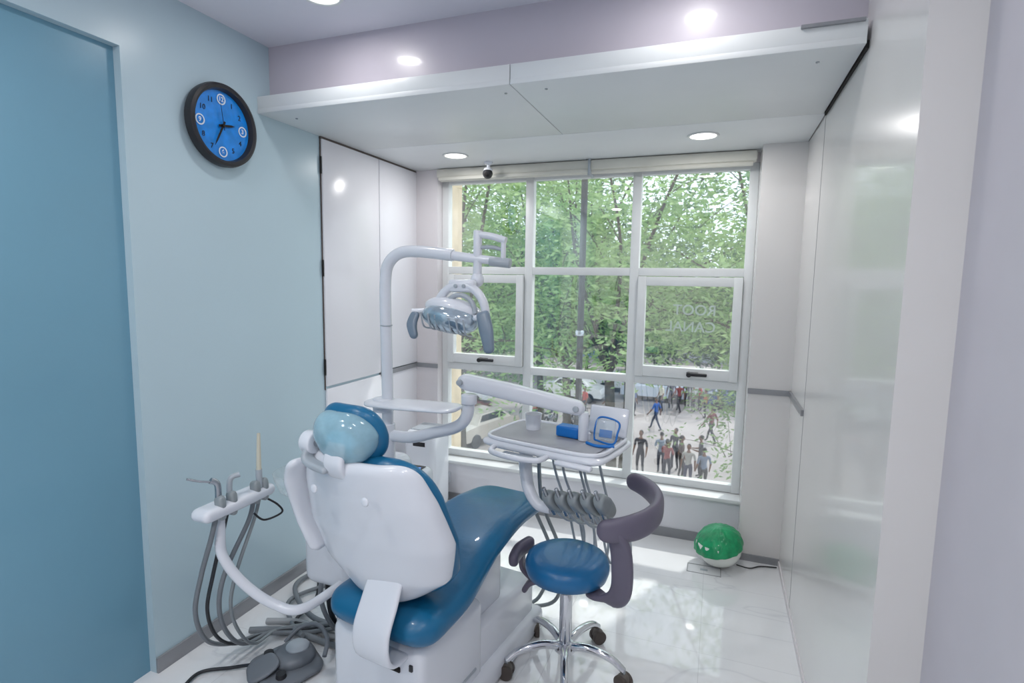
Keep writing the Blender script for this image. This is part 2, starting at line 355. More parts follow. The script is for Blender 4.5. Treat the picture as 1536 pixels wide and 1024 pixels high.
un.append(slab('spittoon_neck',[(-1.44,1.63,.72),(-1.43,1.7,.68),(-1.42,1.78,.66)],[.05]*3,[.03]*3,M_plast,endr=.02))
un.append(tube('cup_filler',[(-1.49,1.72,.8),(-1.49,1.72,.9),(-1.48,1.69,.93),(-1.47,1.65,.9)],.006,M_chrome))
un.append(cyl('lamp_pole_base',(-1.31,2.0,.7),(-1.31,2.0,.98),.032,M_plast))
un.append(tube('lamp_pole',[(-1.31,2.0,.9),(-1.31,2.0,1.2),(-1.315,2.0,1.45),(-1.313,2.0,1.6),(-1.295,2.0,1.665),(-1.24,2.0,1.705),(-1.15,2.0,1.71),(-1.0,2.0,1.695)],.024,M_plast,seg=20))
un.append(tube('lamp_arm',[(-1.04,2.0,1.698),(-.9,2.0,1.682),(-.78,2.0,1.67)],.02,M_plast,rr=[.02,.018,.015]))
un.append(cyl('lamp_arm_ring',(-1.312,2.0,1.4),(-1.312,2.0,1.405),.026,M_lgrey))
un.append(cyl('arm_end',(-.84,2.0,1.672),(-.755,2.0,1.664),.019,M_lgrey))
un.append(cyl('pivot',(-.785,2.0,1.66),(-.785,2.0,1.755),.010,M_plast))
un.append(tube('link_arm',[(-.90,2.0,1.775),(-.84,2.0,1.768),(-.775,2.0,1.75)],.014,M_plast))
un.append(tube('link_arm_lower',[(-.88,2.0,1.725),(-.83,2.0,1.725),(-.785,2.0,1.715)],.008,M_lgrey))
un.append(cyl('head_drop',(-.893,2.0,1.59),(-.893,2.0,1.79),.017,M_plast))
un.append(ellipsoid('drop_ball',(-.893,2.0,1.60),(.026,.026,.03),M_plast))
un.append(cyl('shelf_collar',(-1.33,2.0,1.03),(-1.33,2.0,1.09),.045,M_plast))
un.append(slab('shelf_plate',[(-1.40,1.98,1.07),(-1.2,1.98,1.075),(-.96,1.98,1.08)],[.06,.09,.08],[.012,.01,.009],M_plast,side=(0,1,0),e=4,endr=.06))
group('dental_unit',un,(-1.41,1.95,0))
# lamp head
lh=[]
LC=V((-.985,1.96,1.45))
M_refl=mat('lamp_reflector',(190,205,215),.1,metal=.7,var=.2,vscale=25)
tl=(math.radians(-22),math.radians(8),0)
lh.append(ellipsoid('housing',LC+V((0,.02,.025)),(.125,.08,.05),M_plast,rot=tl,zmin=-.3))
lh.append(ellipsoid('reflector_front',LC+V((0,-.015,-.005)),(.12,.075,.055),M_refl,rot=tl,zmax=.5))
for i in range(7):
    x=LC.x-.09+i*.03
    lh.append(tube('facet_%d'%i,[V((x,LC.y-.085,LC.z+.01+(LC.x-x)*.14)),V((x,LC.y-.06,LC.z-.045+(LC.x-x)*.14)),V((x,LC.y,LC.z-.058+(LC.x-x)*.14))],.0035,M_lgrey,seg=6))
YC=LC+V((.045,-.01,.015))
lh.append(tube('yoke',[YC+V((.105*math.cos(a),.0,.115*math.sin(a))) for a in [math.radians(-20+15*i) for i in range(16)]],.017,M_plast,seg=14))
lh.append(tube('yoke_inner',[YC+V((.065*math.cos(a),-.01,.005+.07*math.sin(a))) for a in [math.radians(20*i) for i in range(10)]],.01,M_lgrey))
lh.append(box('yoke_block',YC.x-.05,YC.x+.06,1.935,1.975,1.55,1.60,M_plast,.012,3))
for dx in(-.015,.02): lh.append(cyl('yoke_stud',(YC.x+dx,1.936,1.575),(YC.x+dx,1.93,1.575),.008,M_lgrey))
lh.append(slab('grip_a',[LC+V((-.14,-.03,.02)),LC+V((-.15,-.05,-.03)),LC+V((-.13,-.06,-.085))],[.018,.022,.014],[.011]*3,M_handle,endr=.015))
lh.append(slab('grip_b',[LC+V((.145,-.03,.03)),LC+V((.17,-.05,-.04)),LC+V((.19,-.06,-.125))],[.026,.028,.018],[.013]*3,M_handle,endr=.015))
lh.append(tube('grip_bar_a',[LC+V((-.16,-.03,.02)),LC+V((-.09,-.01,.025))],.012,M_plast))
lh.append(tube('grip_bar_b',[LC+V((.16,-.03,.01)),LC+V((.09,-.01,.0))],.014,M_plast))
group('dental_lamp',lh,LC)
# ------------------------------------------------------------------ delivery arm + tray
de=[]
de.append(tube('lower_arm',[(-1.31,2.0,.93),(-1.2,2.0,.93),(-1.08,2.0,.965),(-.98,2.0,1.0),(-.935,2.0,1.05),(-.925,2.0,1.13)],.025,M_plast,seg=18))
de.append(cyl('elbow',(-.925,2.0,1.1),(-.925,2.0,1.14),.032,M_plast))
de.append(slab('upper_arm',[(-.975,2.0,1.195),(-.75,2.04,1.155),(-.47,2.1,1.10)],[.026,.028,.026],[.032,.034,.028],M_plast,side=(0,1,0),e=5,endr=.02))
for x,y,z in [(-.955,1.97,1.19),(-.5,2.067,1.105)]: de.append(cyl('arm_pin',(x,y+.01,z),(x,y-.006,z),.012,M_lgrey))
de.append(cyl('tray_post',(-.475,2.1,.975),(-.475,2.1,1.09),.02,M_plast))
TR=Matrix.Translation((-.59,2.13,.97))@Matrix.Rotation(math.radians(-12),4,'Z')
tp=[]
tp.append(slab('tray_body',[(0,-.18,-.022),(0,0,-.022),(0,.18,-.022)],[.265,.275,.265],[.02]*3,M_plast,e=6,endr=.05))
tp.append(slab('tray_liner',[(-.01,-.145,0),(-.01,0,0),(-.01,.15,0)],[.235,.24,.235],[.004]*3,M_tray,e=8,endr=.03))
rim=[(.255*math.copysign(abs(math.cos(a))**.35,math.cos(a)),.17*math.copysign(abs(math.sin(a))**.35,math.sin(a)),0) for a in [2*math.pi*i/48 for i in range(49)]]
tp.append(tube('tray_rim',rim,.008,M_plast,smooth=False))
tp.append(tube('tray_handle',[(-.19,-.17,-.03),(-.17,-.225,-.035),(-.07,-.245,-.035),(.03,-.225,-.035),(.05,-.17,-.03)],.011,M_plast,seg=14))
tp.append(box('control_panel',-.14,.01,-.222,-.17,-.055,-.04,M_lgrey,.004))
tp.append(box('tray_front_lip',.09,.24,-.2,-.17,-.05,-.03,M_plast,.01,3))
tp.append(box('display_back_panel',.08,.25,.13,.145,.0,.12,M_plast,.01,3,rot=(math.radians(-15),0,0)))
tp.append(tube('tray_drop_arm',[(-.1,-.06,-.04),(-.1,-.08,-.1),(-.06,-.12,-.19),(-.01,-.13,-.245),(.05,-.13,-.25)],.022,M_plast,seg=16,rr=[.03,.028,.024,.022,.02]))
for i in range(5):
    x=.07+i*.052;zz=.008*i
    tp.append(slab('holster_%d'%i,[(x+.006,-.09,-.255+zz),(x,-.145,-.21+zz),(x-.006,-.2,-.165+zz)],[.019,.0235,.021],[.026,.034,.024],M_hol,e=3.5,endr=.012))
    tp.append(cyl('handpiece_%d'%i,(x-.006,-.22,-.135+zz),(x,-.14,-.26+zz),.0075,M_steel,r2=.009))
    sw=random.uniform(-.015,.015)
    tp.append(tube('handpiece_hose_%d'%i,[(x,-.13,-.25+zz),(x+.004,-.04,-.32),(x,.11,-.39),(x-.02+sw,.2,-.52-.03*(i%2)),(x-.06+sw,.22,-.58-.03*(i%3)),(x-.1+sw,.2,-.4),(x-.11+sw*2,.1,-.2),(x-.12+sw,.04,-.04)],.0055,M_lgrey))
tp.append(box('holster_rail',.04,.30,-.12,-.09,-.25,-.21,M_hol,.008,rot=(0,math.radians(-9),0)))
for o in tp:o.data.transform(TR)
de+=tp
for i in range(2):
    de.append(tube('supply_hose_%d'%i,[(-.72-.04*i,2.3,.93),(-.72-.05*i,2.36,.6),(-.64-.05*i,2.44,.3),(-.66-.08*i,2.42,.08),(-.85,2.38,.03)],.009,M_hol))
group('dental_delivery_tray',de,(-.59,2.13,.97))
# tray items
def T(x,y,z=0): return TR@V((x,y,z+.0045))
group('paper_cup',[lathe('cup',[(.001,0),(.03,0),(.036,.065),(.038,.066),(.035,.064),(.029,.004),(.001,.004)],T(-.13,.03),M_plast,cap=False),
  lathe('liner',[(.001,.045),(.033,.045)],T(-.13,.03),M_cream,cap=False)],T(-.13,.03))
bb=box('blue_sponge_box',.0,.1,-.015,.045,.0055,.05,M_lblue,.008,3);bb.data.transform(TR)
pk=[box('pack',.17,.245,-.01,.02,.02,.10,M_clear,.01,3,rot=(math.radians(-20),0,.1)),
    tube('blue_frame',[(.165,.0,.015),(.162,.01,.06),(.175,.03,.1),(.25,.03,.09),(.255,.01,.05),(.245,-.01,.012),(.165,-.0,.015)],.004,M_lblue),
    box('blue_label',.185,.235,-.0,.004,.03,.06,M_lblue,.002,rot=(math.radians(-20),0,.1)),
    tube('blue_loop',[(.15,-.04,.01),(.2,-.055,.009),(.26,-.03,.01)],.006,M_lblue)]
for o in pk:o.data.transform(TR)
group('face_shield_pack',pk,T(.21,0))
vb=lathe('small_vial',[(.001,0),(.014,0),(.014,.025),(.008,.03),(.008,.04),(.001,.04)],T(.125,.02),M_plast)
# ------------------------------------------------------------------ stool
SC=V((-.52,2.08,0));st=[]
st.append(lathe('seat',[(.001,.505),(.09,.507),(.14,.503),(.162,.49),(.170,.468),(.170,.45),(.162,.425),(.14,.418),(.001,.418)],SC,M_blue2,seg=64,ang=60))
st.append(lathe('seat_base',[(.001,.42),(.12,.42),(.1,.405),(.04,.395),(.001,.395)],SC,M_dk))
st.append(cyl('gas_sleeve',SC+V((0,0,.34)),SC+V((0,0,.4)),.03,M_steel))
st.append(cyl('gas_column',SC+V((0,0,.12)),SC+V((0,0,.36)),.026,M_chrome))
st.append(cyl('piston',SC+V((0,0,.09)),SC+V((0,0,.13)),.045,M_chrome,r2=.035))
st.append(cyl('lower_stub',SC+V((0,0,.06)),SC+V((0,0,.1)),.02,M_chrome))
for k in range(5):
    a=math.radians(68+72*k);d=V((math.cos(a),math.sin(a),0));s=V((-d.y,d.x,0))
    st.append(tube('leg_%d'%k,[SC+V((0,0,.11))+d*.02,SC+V((0,0,.125))+d*.1,SC+V((0,0,.11))+d*.19,SC+V((0,0,.075))+d*.245],.014,M_chrome,rr=[.019,.017,.015,.013],seg=14))
    c=SC+d*.245
    st.append(cyl('stem_%d'%k,c+V((0,0,.045)),c+V((0,0,.085)),.008,M_steel))
    w=a+1.1;wd=V((math.cos(w),math.sin(w),0))
    for sg in(-1,1): st.append(cyl('wheel_%d_%d'%(k,sg),c+wd*sg*.006+V((0,0,.03)),c+wd*sg*.026+V((0,0,.03)),.03,mat('caster_brown',(78,70,66),.5)))
    st.append(ellipsoid('hood_%d'%k,c+V((0,0,.038)),(.026,.026,.026),mat('caster_hood',(96,90,86),.4),zmin=0))
AC=V((-.36,2.08,0));pts=[]
for i in range(9):
    a=math.radians(-92+170*i/8);pts.append(AC+V((.185*math.cos(a),.2*math.sin(a),.715+.065*i/8)))
st.append(slab('torso_rest',pts,[.036,.045,.05,.05,.048,.046,.044,.04,.034],[.022]*9,M_mgrey,side=(0,0,1),e=3,endr=.035,N=60))
st.append(slab('rest_post',[(-.315,1.89,.72),(-.285,1.905,.66),(-.275,1.92,.55),(-.285,1.94,.46),(-.33,1.98,.405),(-.42,2.03,.40)],[.03,.042,.042,.04,.035,.03],[.014]*6,M_mgrey,side=(1,-.3,0),e=4,endr=.02))
st.append(slab('side_lever',[(-.47,2.08,.40),(-.6,2.09,.375),(-.67,2.08,.355),(-.70,2.07,.31)],[.03,.03,.032,.03],[.012]*4,M_mgrey,side=(0,1,0),e=4,endr=.02))
st.append(slab('side_lever_upright',[(-.67,2.1,.36),(-.715,2.1,.40),(-.72,2.1,.46)],[.025]*3,[.010]*3,M_mgrey,side=(0,1,0),e=4,endr=.01))
st.append(slab('rest_pad_side',[(-.73,2.0,.46),(-.73,2.08,.475),(-.7,2.18,.48)],[.03,.035,.03],[.02]*3,M_mgrey,side=(0,0,1),e=3,endr=.03))
group('operator_stool',st,SC)
# ------------------------------------------------------------------ assistant arm
aa=[]
A0=V((-1.65,1.34,.765));A1=V((-1.65,1.67,.765))
aa.append(slab('holder_bar',[A0,(A0+A1)/2,A1],[.04,.045,.04],[.024]*3,M_plast,side=(1,0,0),e=5,endr=.02))
aa.append(tube('support_arm',[(-1.66,1.45,.75),(-1.66,1.44,.67),(-1.64,1.43,.585),(-1.58,1.46,.48),(-1.48,1.5,.40),(-1.38,1.55,.38),(-1.32,1.8,.41)],.018,M_plast,seg=16))
for i,(y,l) in enumerate([(1.42,.1),(1.47,.07),(1.58,.07),(1.62,.06)]):
    aa.append(slab('holster_%d'%i,[(-1.63,y,.73),(-1.63,y,.79),(-1.635,y,.82)],[.018,.02,.018],[.015]*3,M_hol,e=3,endr=.01))
aa.append(tube('syringe_body',[(-1.64,1.42,.78),(-1.64,1.42,.86),(-1.65,1.40,.88)],.011,M_steel))
aa.append(tube('syringe_tip',[(-1.65,1.40,.875),(-1.67,1.37,.885),(-1.69,1.34,.90)],.004,M_steel))
aa.append(tube('syringe_b',[(-1.64,1.47,.78),(-1.64,1.475,.86),(-1.62,1.5,.875)],.010,M_lgrey))
aa.append(tube('suction_handle',[(-1.63,1.6,.76),(-1.63,1.6,.86)],.012,M_lgrey))
aa.append(tube('suction_tip',[(-1.63,1.6,.85),(-1.63,1.602,.93),(-1.635,1.61,1.0)],.008,mat('suction_beige',(205,202,186),.5),rr=[.01,.008,.006]))
aa.append(tube('hanger_loop',[(-1.62,1.62,.74),(-1.6,1.66,.7),(-1.6,1.68,.66),(-1.61,1.6,.66),(-1.62,1.56,.70)],.004,M_dk))
for i,(y,m,r) in enumerate([(1.41,M_hose,.009),(1.46,M_hosed,.007),(1.58,M_hose,.009),(1.61,M_hol,.007)]):
    o=i*.028
    aa.append(tube('hose_%d'%i,[(-1.64,y,.75),(-1.66,y-.01,.66),(-1.73+o,1.41+o,.5),(-1.78+o,1.42+o,.34),(-1.83+o,1.50+o,.17),(-1.86+o*1.2,1.63+o*.5,.06),(-1.79+o*.3,1.77+o*.5,.035),(-1.62,1.86+o,.03),(-1.42,1.88+o*.5,.12),(-1.38,1.9,.3)],r,m,n=90))
group('assistant_instrument_arm',aa,(-1.65,1.5,.77))
# floor hoses
fh=[]
for i,(p,r,m) in enumerate([([(-1.62,1.80,.05),(-1.75,1.88,.02),(-1.9,2.05,.02),(-1.7,2.3,.02),(-1.45,2.1,.02),(-1.38,2.0,.05)],.01,M_hose),
    ([(-1.95,2.3,.015),(-1.8,2.1,.015),(-1.75,1.9,.02),(-1.6,1.95,.02),(-1.4,1.9,.05)],.008,M_hosed),
    ([(-1.3,2.2,.02),(-1.6,2.4,.02),(-1.9,2.35,.02),(-1.97,2.15,.02),(-1.7,1.95,.03),(-1.45,1.95,.03)],.012,M_hose),
    ([(-1.70,1.60,.03),(-1.78,1.57,.015),(-1.88,1.5,.012),(-1.85,1.38,.012)],.007,M_hosed),
    ([(-1.9,1.78,.018),(-1.75,1.84,.018),(-1.6,1.84,.018),(-1.45,1.84,.018),(-1.4,1.9,.04)],.014,M_hose),
    ([(-1.88,1.86,.018),(-1.72,1.91,.018),(-1.55,1.88,.018),(-1.42,1.9,.03)],.014,mat('hose_light',(165,168,172),.4)),
    ([(-1.49,1.82,.4),(-1.52,1.85,.25),(-1.53,1.9,.08),(-1.45,1.95,.02)],.012,M_hosed),
    ([(-1.47,1.76,.4),(-1.5,1.78,.25),(-1.5,1.86,.08),(-1.42,1.92,.02)],.01,M_hose)]):
    fh.append(tube('hose_%d'%i,p,r,m,n=60))
group('floor_hoses',fh,(-1.7,1.9,0))
# foot pedal
fp=[]
PM=Matrix.Translation((-1.575,1.67,0))@Matrix.Rotation(math.radians(-30),4,'Z')@Matrix.Scale(1.15,4)
fp.append(slab('pedal_base',[(0,-.12,.016),(0,0,.018),(0,.1,.016)],[.1,.115,.09],[.016]*3,M_gp,e=5,endr=.04))
fp.append(slab('pedal_dome',[(0,-.05,.035),(0,.02,.045),(0,.09,.035)],[.06,.07,.055],[.022,.03,.022],M_gp,e=3,endr=.05))
fp.append(slab('pedal_lever',[(-.01,-.14,.03),(-.0,-.09,.045),(0,-.04,.06)],[.05,.055,.045],[.01]*3,M_gp,e=4,endr=.03))
fp.append(lathe('pedal_disc',[(.001,.085),(.03,.083),(.04,.075),(.04,.06),(.001,.06)],(0,.03,0),M_lgrey))
fp.append(tube('pedal_handle',[(-.11,.02,.03),(-.12,.08,.06),(-.07,.13,.075),(.02,.13,.07),(.07,.1,.04)],.008,M_gp))
for sx in(-.07,.07): fp.append(lathe('pedal_button',[(.001,.048),(.016,.046),(.018,.03),(.001,.03)],(sx,-.05,0),M_dk))
group('foot_control_pedal',fp,(-1.575,1.67,0),PM)
tube('blue_cable_tie',[(-1.82,1.38,.012),(-1.84,1.34,.012),(-1.8,1.31,.012)],.009,mat('royal_blue',(30,50,200),.4))
# air purifier
ap=[box('body',-1.93,-1.70,3.12,3.38,.03,.60,M_plast,.05,5),box('foot',-1.91,-1.72,3.14,3.36,0,.04,M_lgrey,.01),
    box('top_grille',-1.89,-1.74,3.16,3.34,.598,.604,M_lgrey,.002),box('panel',-1.85,-1.76,3.1185,3.121,.5,.53,M_dk,.001)]
group('air_purifier',ap,(-1.815,3.25,0))
# green/white lamp on floor
bc=V((.07,3.24,.115));gl=[]
gl.append(ellipsoid('bowl',bc+V((0,0,-.005)),(.125,.125,.11),mat('frosted_white',(228,232,226),.25,coat=.4),zmax=.25))
rings=[]
for i in range(22):
    ph=math.radians(-2+92*i/21);row=[]
    for j in range(72):
        a=2*math.pi*j/72
        k=1.02+.018*math.sin(a*14+ph*6)*math.cos(ph)+.010*math.sin(a*23-ph*9)*math.cos(ph)
        dz=.03*math.sin(a+.9)*math.cos(ph)**2
        row.append(bc+V((.128*k*math.cos(ph)*math.cos(a),.128*k*math.cos(ph)*math.sin(a),.115*math.sin(ph)*k+dz)))
    rings.append(row)
gl.append(loft('leafy_cover',rings,M_green))
gl.append(tube('cord',[(.17,3.24,.02),(.24,3.25,.008),(.3,3.3,.006),(.385,3.32,.006)],.0035,M_dk))
group('floor_globe_lamp',gl,(.07,3.24,0))
# floor hatch
fl=[box('hatch_edge',-.09,.09,3.10,3.104,0,.0015,M_grey),box('h',-.09,.09,3.196,3.2,0,.0015,M_grey),box('h',-.09,-.086,3.10,3.2,0,.0015,M_grey),box('h',.086,.09,3.10,3.2,0,.0015,M_grey),box('h',-.02,.02,3.14,3.16,0,.001,M_lgrey)]
join('floor_drain_cover',fl)
# ------------------------------------------------------------------ exterior
GZ=-6.0
M_asph=mat('street_asphalt',(160,153,152),.9,var=.14,vscale=.6)
box('street_ground',-60,40,4.2,120,GZ-.2,GZ,M_asph)
M_stone=mat('facade_stone',(205,188,160),.8,var=.15,vscale=6,bump=.6,bscale=20)
box('facade_pier',-2.6,-1.985,3.73,4.15,-6,6,M_stone,.02)
M_bark=mat('bark',(88,80,72),.9,var=.3,vscale=8,bump=.8,bscale=20)
def leafmat(name,c1,c2):
    m=bpy.data.materials.new(name);m.use_nodes=True;nt=m.node_tree;nt.nodes.clear();N=nt.nodes.new;L=nt.links.new
    o=N('ShaderNodeOutputMaterial');mx=N('ShaderNodeMixShader');mx.inputs[0].default_value=.5
    d=N('ShaderNodeBsdfDiffuse');t=N('ShaderNodeBsdfTranslucent');n=N('ShaderNodeTexNoise');n.inputs['Scale'].default_value=1.1;n.inputs['Detail'].default_value=6
    tc=N('ShaderNodeTexCoord');L(tc.outputs['Object'],n.inputs['Vector'])
    r=N('ShaderNodeValToRGB');r.color_ramp.elements[0].position=.35;r.color_ramp.elements[1].position=.65
    r.color_ramp.elements[0].color=s2l(c1)+(1,);r.color_ramp.elements[1].color=s2l(c2)+(1,)
    L(n.outputs['Fac'],r.inputs['Fac']);L(r.outputs['Color'],d.inputs['Color']);L(r.outputs['Color'],t.inputs['Color'])
    L(d.outputs[0],mx.inputs[1]);L(t.outputs[0],mx.inputs[2]);L(mx.outputs[0],o.inputs[0]);return m
ML=[leafmat('leaves_bright',(120,154,100),(184,206,150)),leafmat('leaves_mid',(86,118,90),(142,170,128)),leafmat('leaves_far',(66,94,82),(108,138,114))]
def leaves(name,centers,per,spread,size,m):
    n=len(centers)*per
    C=np.repeat(np.array(centers),per,axis=0)+np.random.normal(0,1,(n,3))*np.array(spread)
    d=np.random.normal(0,1,(n,3))*np.array([1,1,.5]);d/=np.linalg.norm(d,axis=1)[:,None]
    w=np.cross(d,np.random.normal(0,1,(n,3)));w/=np.linalg.norm(w,axis=1)[:,None]
    L=size*np.random.uniform(.6,1.3,(n,1));W=L*.33
    vs=np.stack([C-d*L,C+w*W,C+d*L,C-w*W],axis=1).reshape(-1,3)
    me=bpy.data.meshes.new(name);me.vertices.add(4*n);me.vertices.foreach_set('co',vs.ravel().astype(np.float32))
    me.loops.add(4*n);me.loops.foreach_set('vertex_index',np.arange(4*n,dtype=np.int32))
    me.polygons.add(n);me.polygons.foreach_set('loop_start',np.arange(0,4*n,4,dtype=np.int32));me.update();me.validate()
    me.materials.append(m);o=bpy.data.objects.new(name,me);COL.objects.link(o);return o
def tree(x,y,H,R,zb,m,nb=10,tips=28,per=44,size=.075,tr=.12,sp=.28):
    parts=[];base=V((x,y,GZ));fork=V((x+random.uniform(-.2,.2),y,zb-.6))
    parts.append(tube('trunk',[base,base.lerp(fork,.5)+V((.08,0,0)),fork],.2,M_bark,rr=[tr*1.3,tr,tr*.8]))
    cs=[]
    for b in range(nb):
        a=2*math.pi*b/nb+random.uniform(-.3,.3);rr=R*random.uniform(.5,1);zt=zb+(H-zb)*(b%5+random.random())/5
        tip=V((x+rr*math.cos(a),y+rr*math.sin(a),zt));mid=fork.lerp(tip,.5)+V((random.uniform(-.3,.3),random.uniform(-.3,.3),.4))
        parts.append(tube('limb_%d'%b,[fork,mid,tip],.05,M_bark,rr=[tr*.42,tr*.25,.012],seg=7))
        for t in range(tips):
            s=random.uniform(.3,1.08);p=(fork.lerp(mid,s*2) if s<.5 else mid.lerp(tip,(s-.5)*2))
            q=p+V((random.gauss(0,.75),random.gauss(0,.75),random.gauss(0,.6)))
            if t%4==0: parts.append(tube('twig',[p,(p+q)/2+V((0,0,.1)),q],.01,M_bark,rr=[.012,.005],seg=4,n=3))
            cs.append(tuple(q))
    lv=leaves('foliage',cs,per,(sp,sp,sp*.5),size,m)
    tw=join('branches',parts)
    group('street_tree',[tw,lv],(x,y,GZ))
tree(-5.0,10.4,5.6,2.8,.3,ML[0])
tree(-1.95,11.4,5.4,3.0,.3,ML[0])
tree(1.3,11.4,5.4,2.9,.2,ML[0])
tree(-3.6,13.8,6,3.0,.0,ML[0],size=.085,tips=22)
tree(-8,15,7,3.6,-.6,ML[1])
tree(-5.6,18,6,3.8,-.2,ML[1],size=.10)
tree(-2.9,18.6,5.2,3.6,.4,ML[1],size=.10)
tree(2.0,19,5.5,3.6,.2,ML[1],size=.10)
tree(3.4,15,6.5,3.2,-1.0,ML[1])
tree(1.9,16.2,2.6,1.7,-3.2,ML[0],nb=9,tips=18,size=.085,tr=.06)
tree(-11,22,7,4.2,-2,ML[1],size=.12)
for i,x in enumerate(range(-30,12,5)): tree(x+random.uniform(-1,1),42+random.uniform(-2,2),4.0,4.2,-3.0,ML[2],nb=9,tips=28,per=38,size=.25,sp=.7)
tree(-9.8,31,5,3.5,-1.5,ML[2],size=.16,sp=.5)
# background buildings
bgc=[(206,200,196),(180,190,205),(214,206,190),(150,170,200)]
k=0
for x in range(-38,18,7):
    y=50+random.uniform(-1,6);h=random.uniform(3.5,7);m=mat('bg_wall_%d'%(k%4),bgc[k%4],.8)
    b=box('wall_block',x,x+6,y,y+6,GZ,GZ+h,m);mr=mat('bg_roof_%d'%(k%2),[(150,110,100),(90,130,180)][k%2],.7)
    rf=mk('roof',[(x-.3,y-.3,GZ+h),(x+6.3,y-.3,GZ+h),(x+6.3,y+6.3,GZ+h),(x-.3,y+6.3,GZ+h),(x-.3,y+3,GZ+h+1.4),(x+6.3,y+3,GZ+h+1.4)],[(0,1,5,4),(2,3,4,5),(0,4,3),(1,2,5),(0,3,2,1)],mr,smooth=False)
    ws=[box('opening',x+1+i*1.6,x+1.9+i*1.6,y-.03,y+.02,GZ+.9,GZ+2,M_dk) for i in range(3)]
    group('background_building',[b,rf]+ws,(x+3,y+3,GZ));k+=1
group('utility_pole',[cyl('pole',(-1.43,6.0,GZ),(-1.42,6.0,6),.035,mat('pole_dark',(70,68,66),.8)),cyl('clamp',(-1.43,6,1.0),(-1.43,6,1.06),.05,M_steel)],(-1.43,6,GZ))
# cars
def car(x,y,rot,c,i):
    prof=[(-2.1,.35),(-2.1,.75),(-1.95,.92),(-1.2,1.0),(-.75,1.42),(.75,1.45),(1.35,1.02),(2.0,.9),(2.12,.6),(2.1,.35)]
    M=Matrix.Translation((x,y,GZ))@Matrix.Rotation(rot,4,'Z')
    n=len(prof);vs=[(px,sy*(.82 if pz<1.1 else .62),pz) for sy in(-1,1) for px,pz in prof]
    fs=[tuple(range(n)),tuple(range(n,2*n))]+[(a,(a+1)%n,n+(a+1)%n,n+a) for a in range(n)]
    ps=[mk('body',vs,fs,mat('car_paint_%d'%i,c,.25,coat=.6),ang=25)]
    ps.append(mk('windows',[(px*.93,sy*(.80 if pz<1.1 else .66),pz) for sy in(-1,1) for px,pz in [(-1.15,1.03),(-.72,1.37),(.74,1.39),(1.28,1.05)]],[(0,1,2,3),(4,5,6,7),(0,1,5,4),(1,2,6,5),(2,3,7,6),(0,3,7,4)],M_dk,smooth=False))
    for wx in(-1.3,1.3):
        for sy in(-1,1): ps.append(cyl('wheel',(wx,sy*.7,.32),(wx,sy*.88,.32),.32,M_dk))
    group('parked_car',ps,(x,y,GZ),M)
for i,(x,y,r,c) in enumerate([(-15,31,.1,(220,222,226)),(-8.6,34.5,-.05,(235,235,235)),(-13,26,.3,(120,60,60)),(-3.6,36.5,0,(190,200,215)),(1.6,36,.1,(60,80,120)),(-18,35,0,(80,84,90)),(-10.4,23.8,1.3,(200,190,180)),(-5.9,38.6,0,(225,228,232)),(-.9,39,.1,(210,212,216))]): car(x,y,r,c,i)
def bike(x,y,rot,c,i):
    M=Matrix.Translation((x,y,GZ))@Matrix.Rotation(rot,4,'Z');ps=[]
    for wx in(-.62,.62): ps.append(tube('wheel',[(wx+.26*math.cos(a),0,.31+.26*math.sin(a)) for a in [2*math.pi*k/20 for k in range(21)]],.05,M_dk,smooth=False,seg=8));ps.append(cyl('hub',(wx,-.04,.31),(wx,.04,.31),.07,M_steel))
    ps.append(slab('tank',[(-.1,0,.72),(.1,0,.8),(.35,0,.74)],[.1,.14,.1],[.08,.1,.08],mat('bike_paint_%d'%i,c,.3,coat=.5),side=(0,1,0),endr=.06))
    ps.append(slab('saddle',[(-.75,0,.78),(-.4,0,.76),(-.05,0,.76)],[.1,.13,.1],[.045]*3,M_dk,side=(0,1,0),endr=.05))
    ps.append(slab('engine',[(-.2,0,.45),(.05,0,.42),(.25,0,.48)],[.1,.13,.1],[.13,.17,.12],M_steel,side=(0,1,0),endr=.05))
    ps.append(tube('fork',[(.62,.0,.31),(.45,0,.8),(.38,0,1.0)],.03,M_steel));ps.append(tube('handlebar',[(.25,-.35,1.02),(.38,-.15,1.02),(.38,.15,1.02),(.25,.35,1.02)],.018,M_dk))
    ps.append(tube('swingarm',[(-.62,0,.31),(-.3,0,.4),(0,0,.4)],.035,M_dk))
    group('parked_motorcycle',ps,(x,y,GZ),M)
for i in range(6): bike(-9.0+i*.95+random.uniform(-.1,.1),27.6,1.45,[(150,40,40),(40,50,90),(40,40,44),(180,180,184)][i%4],i%4)
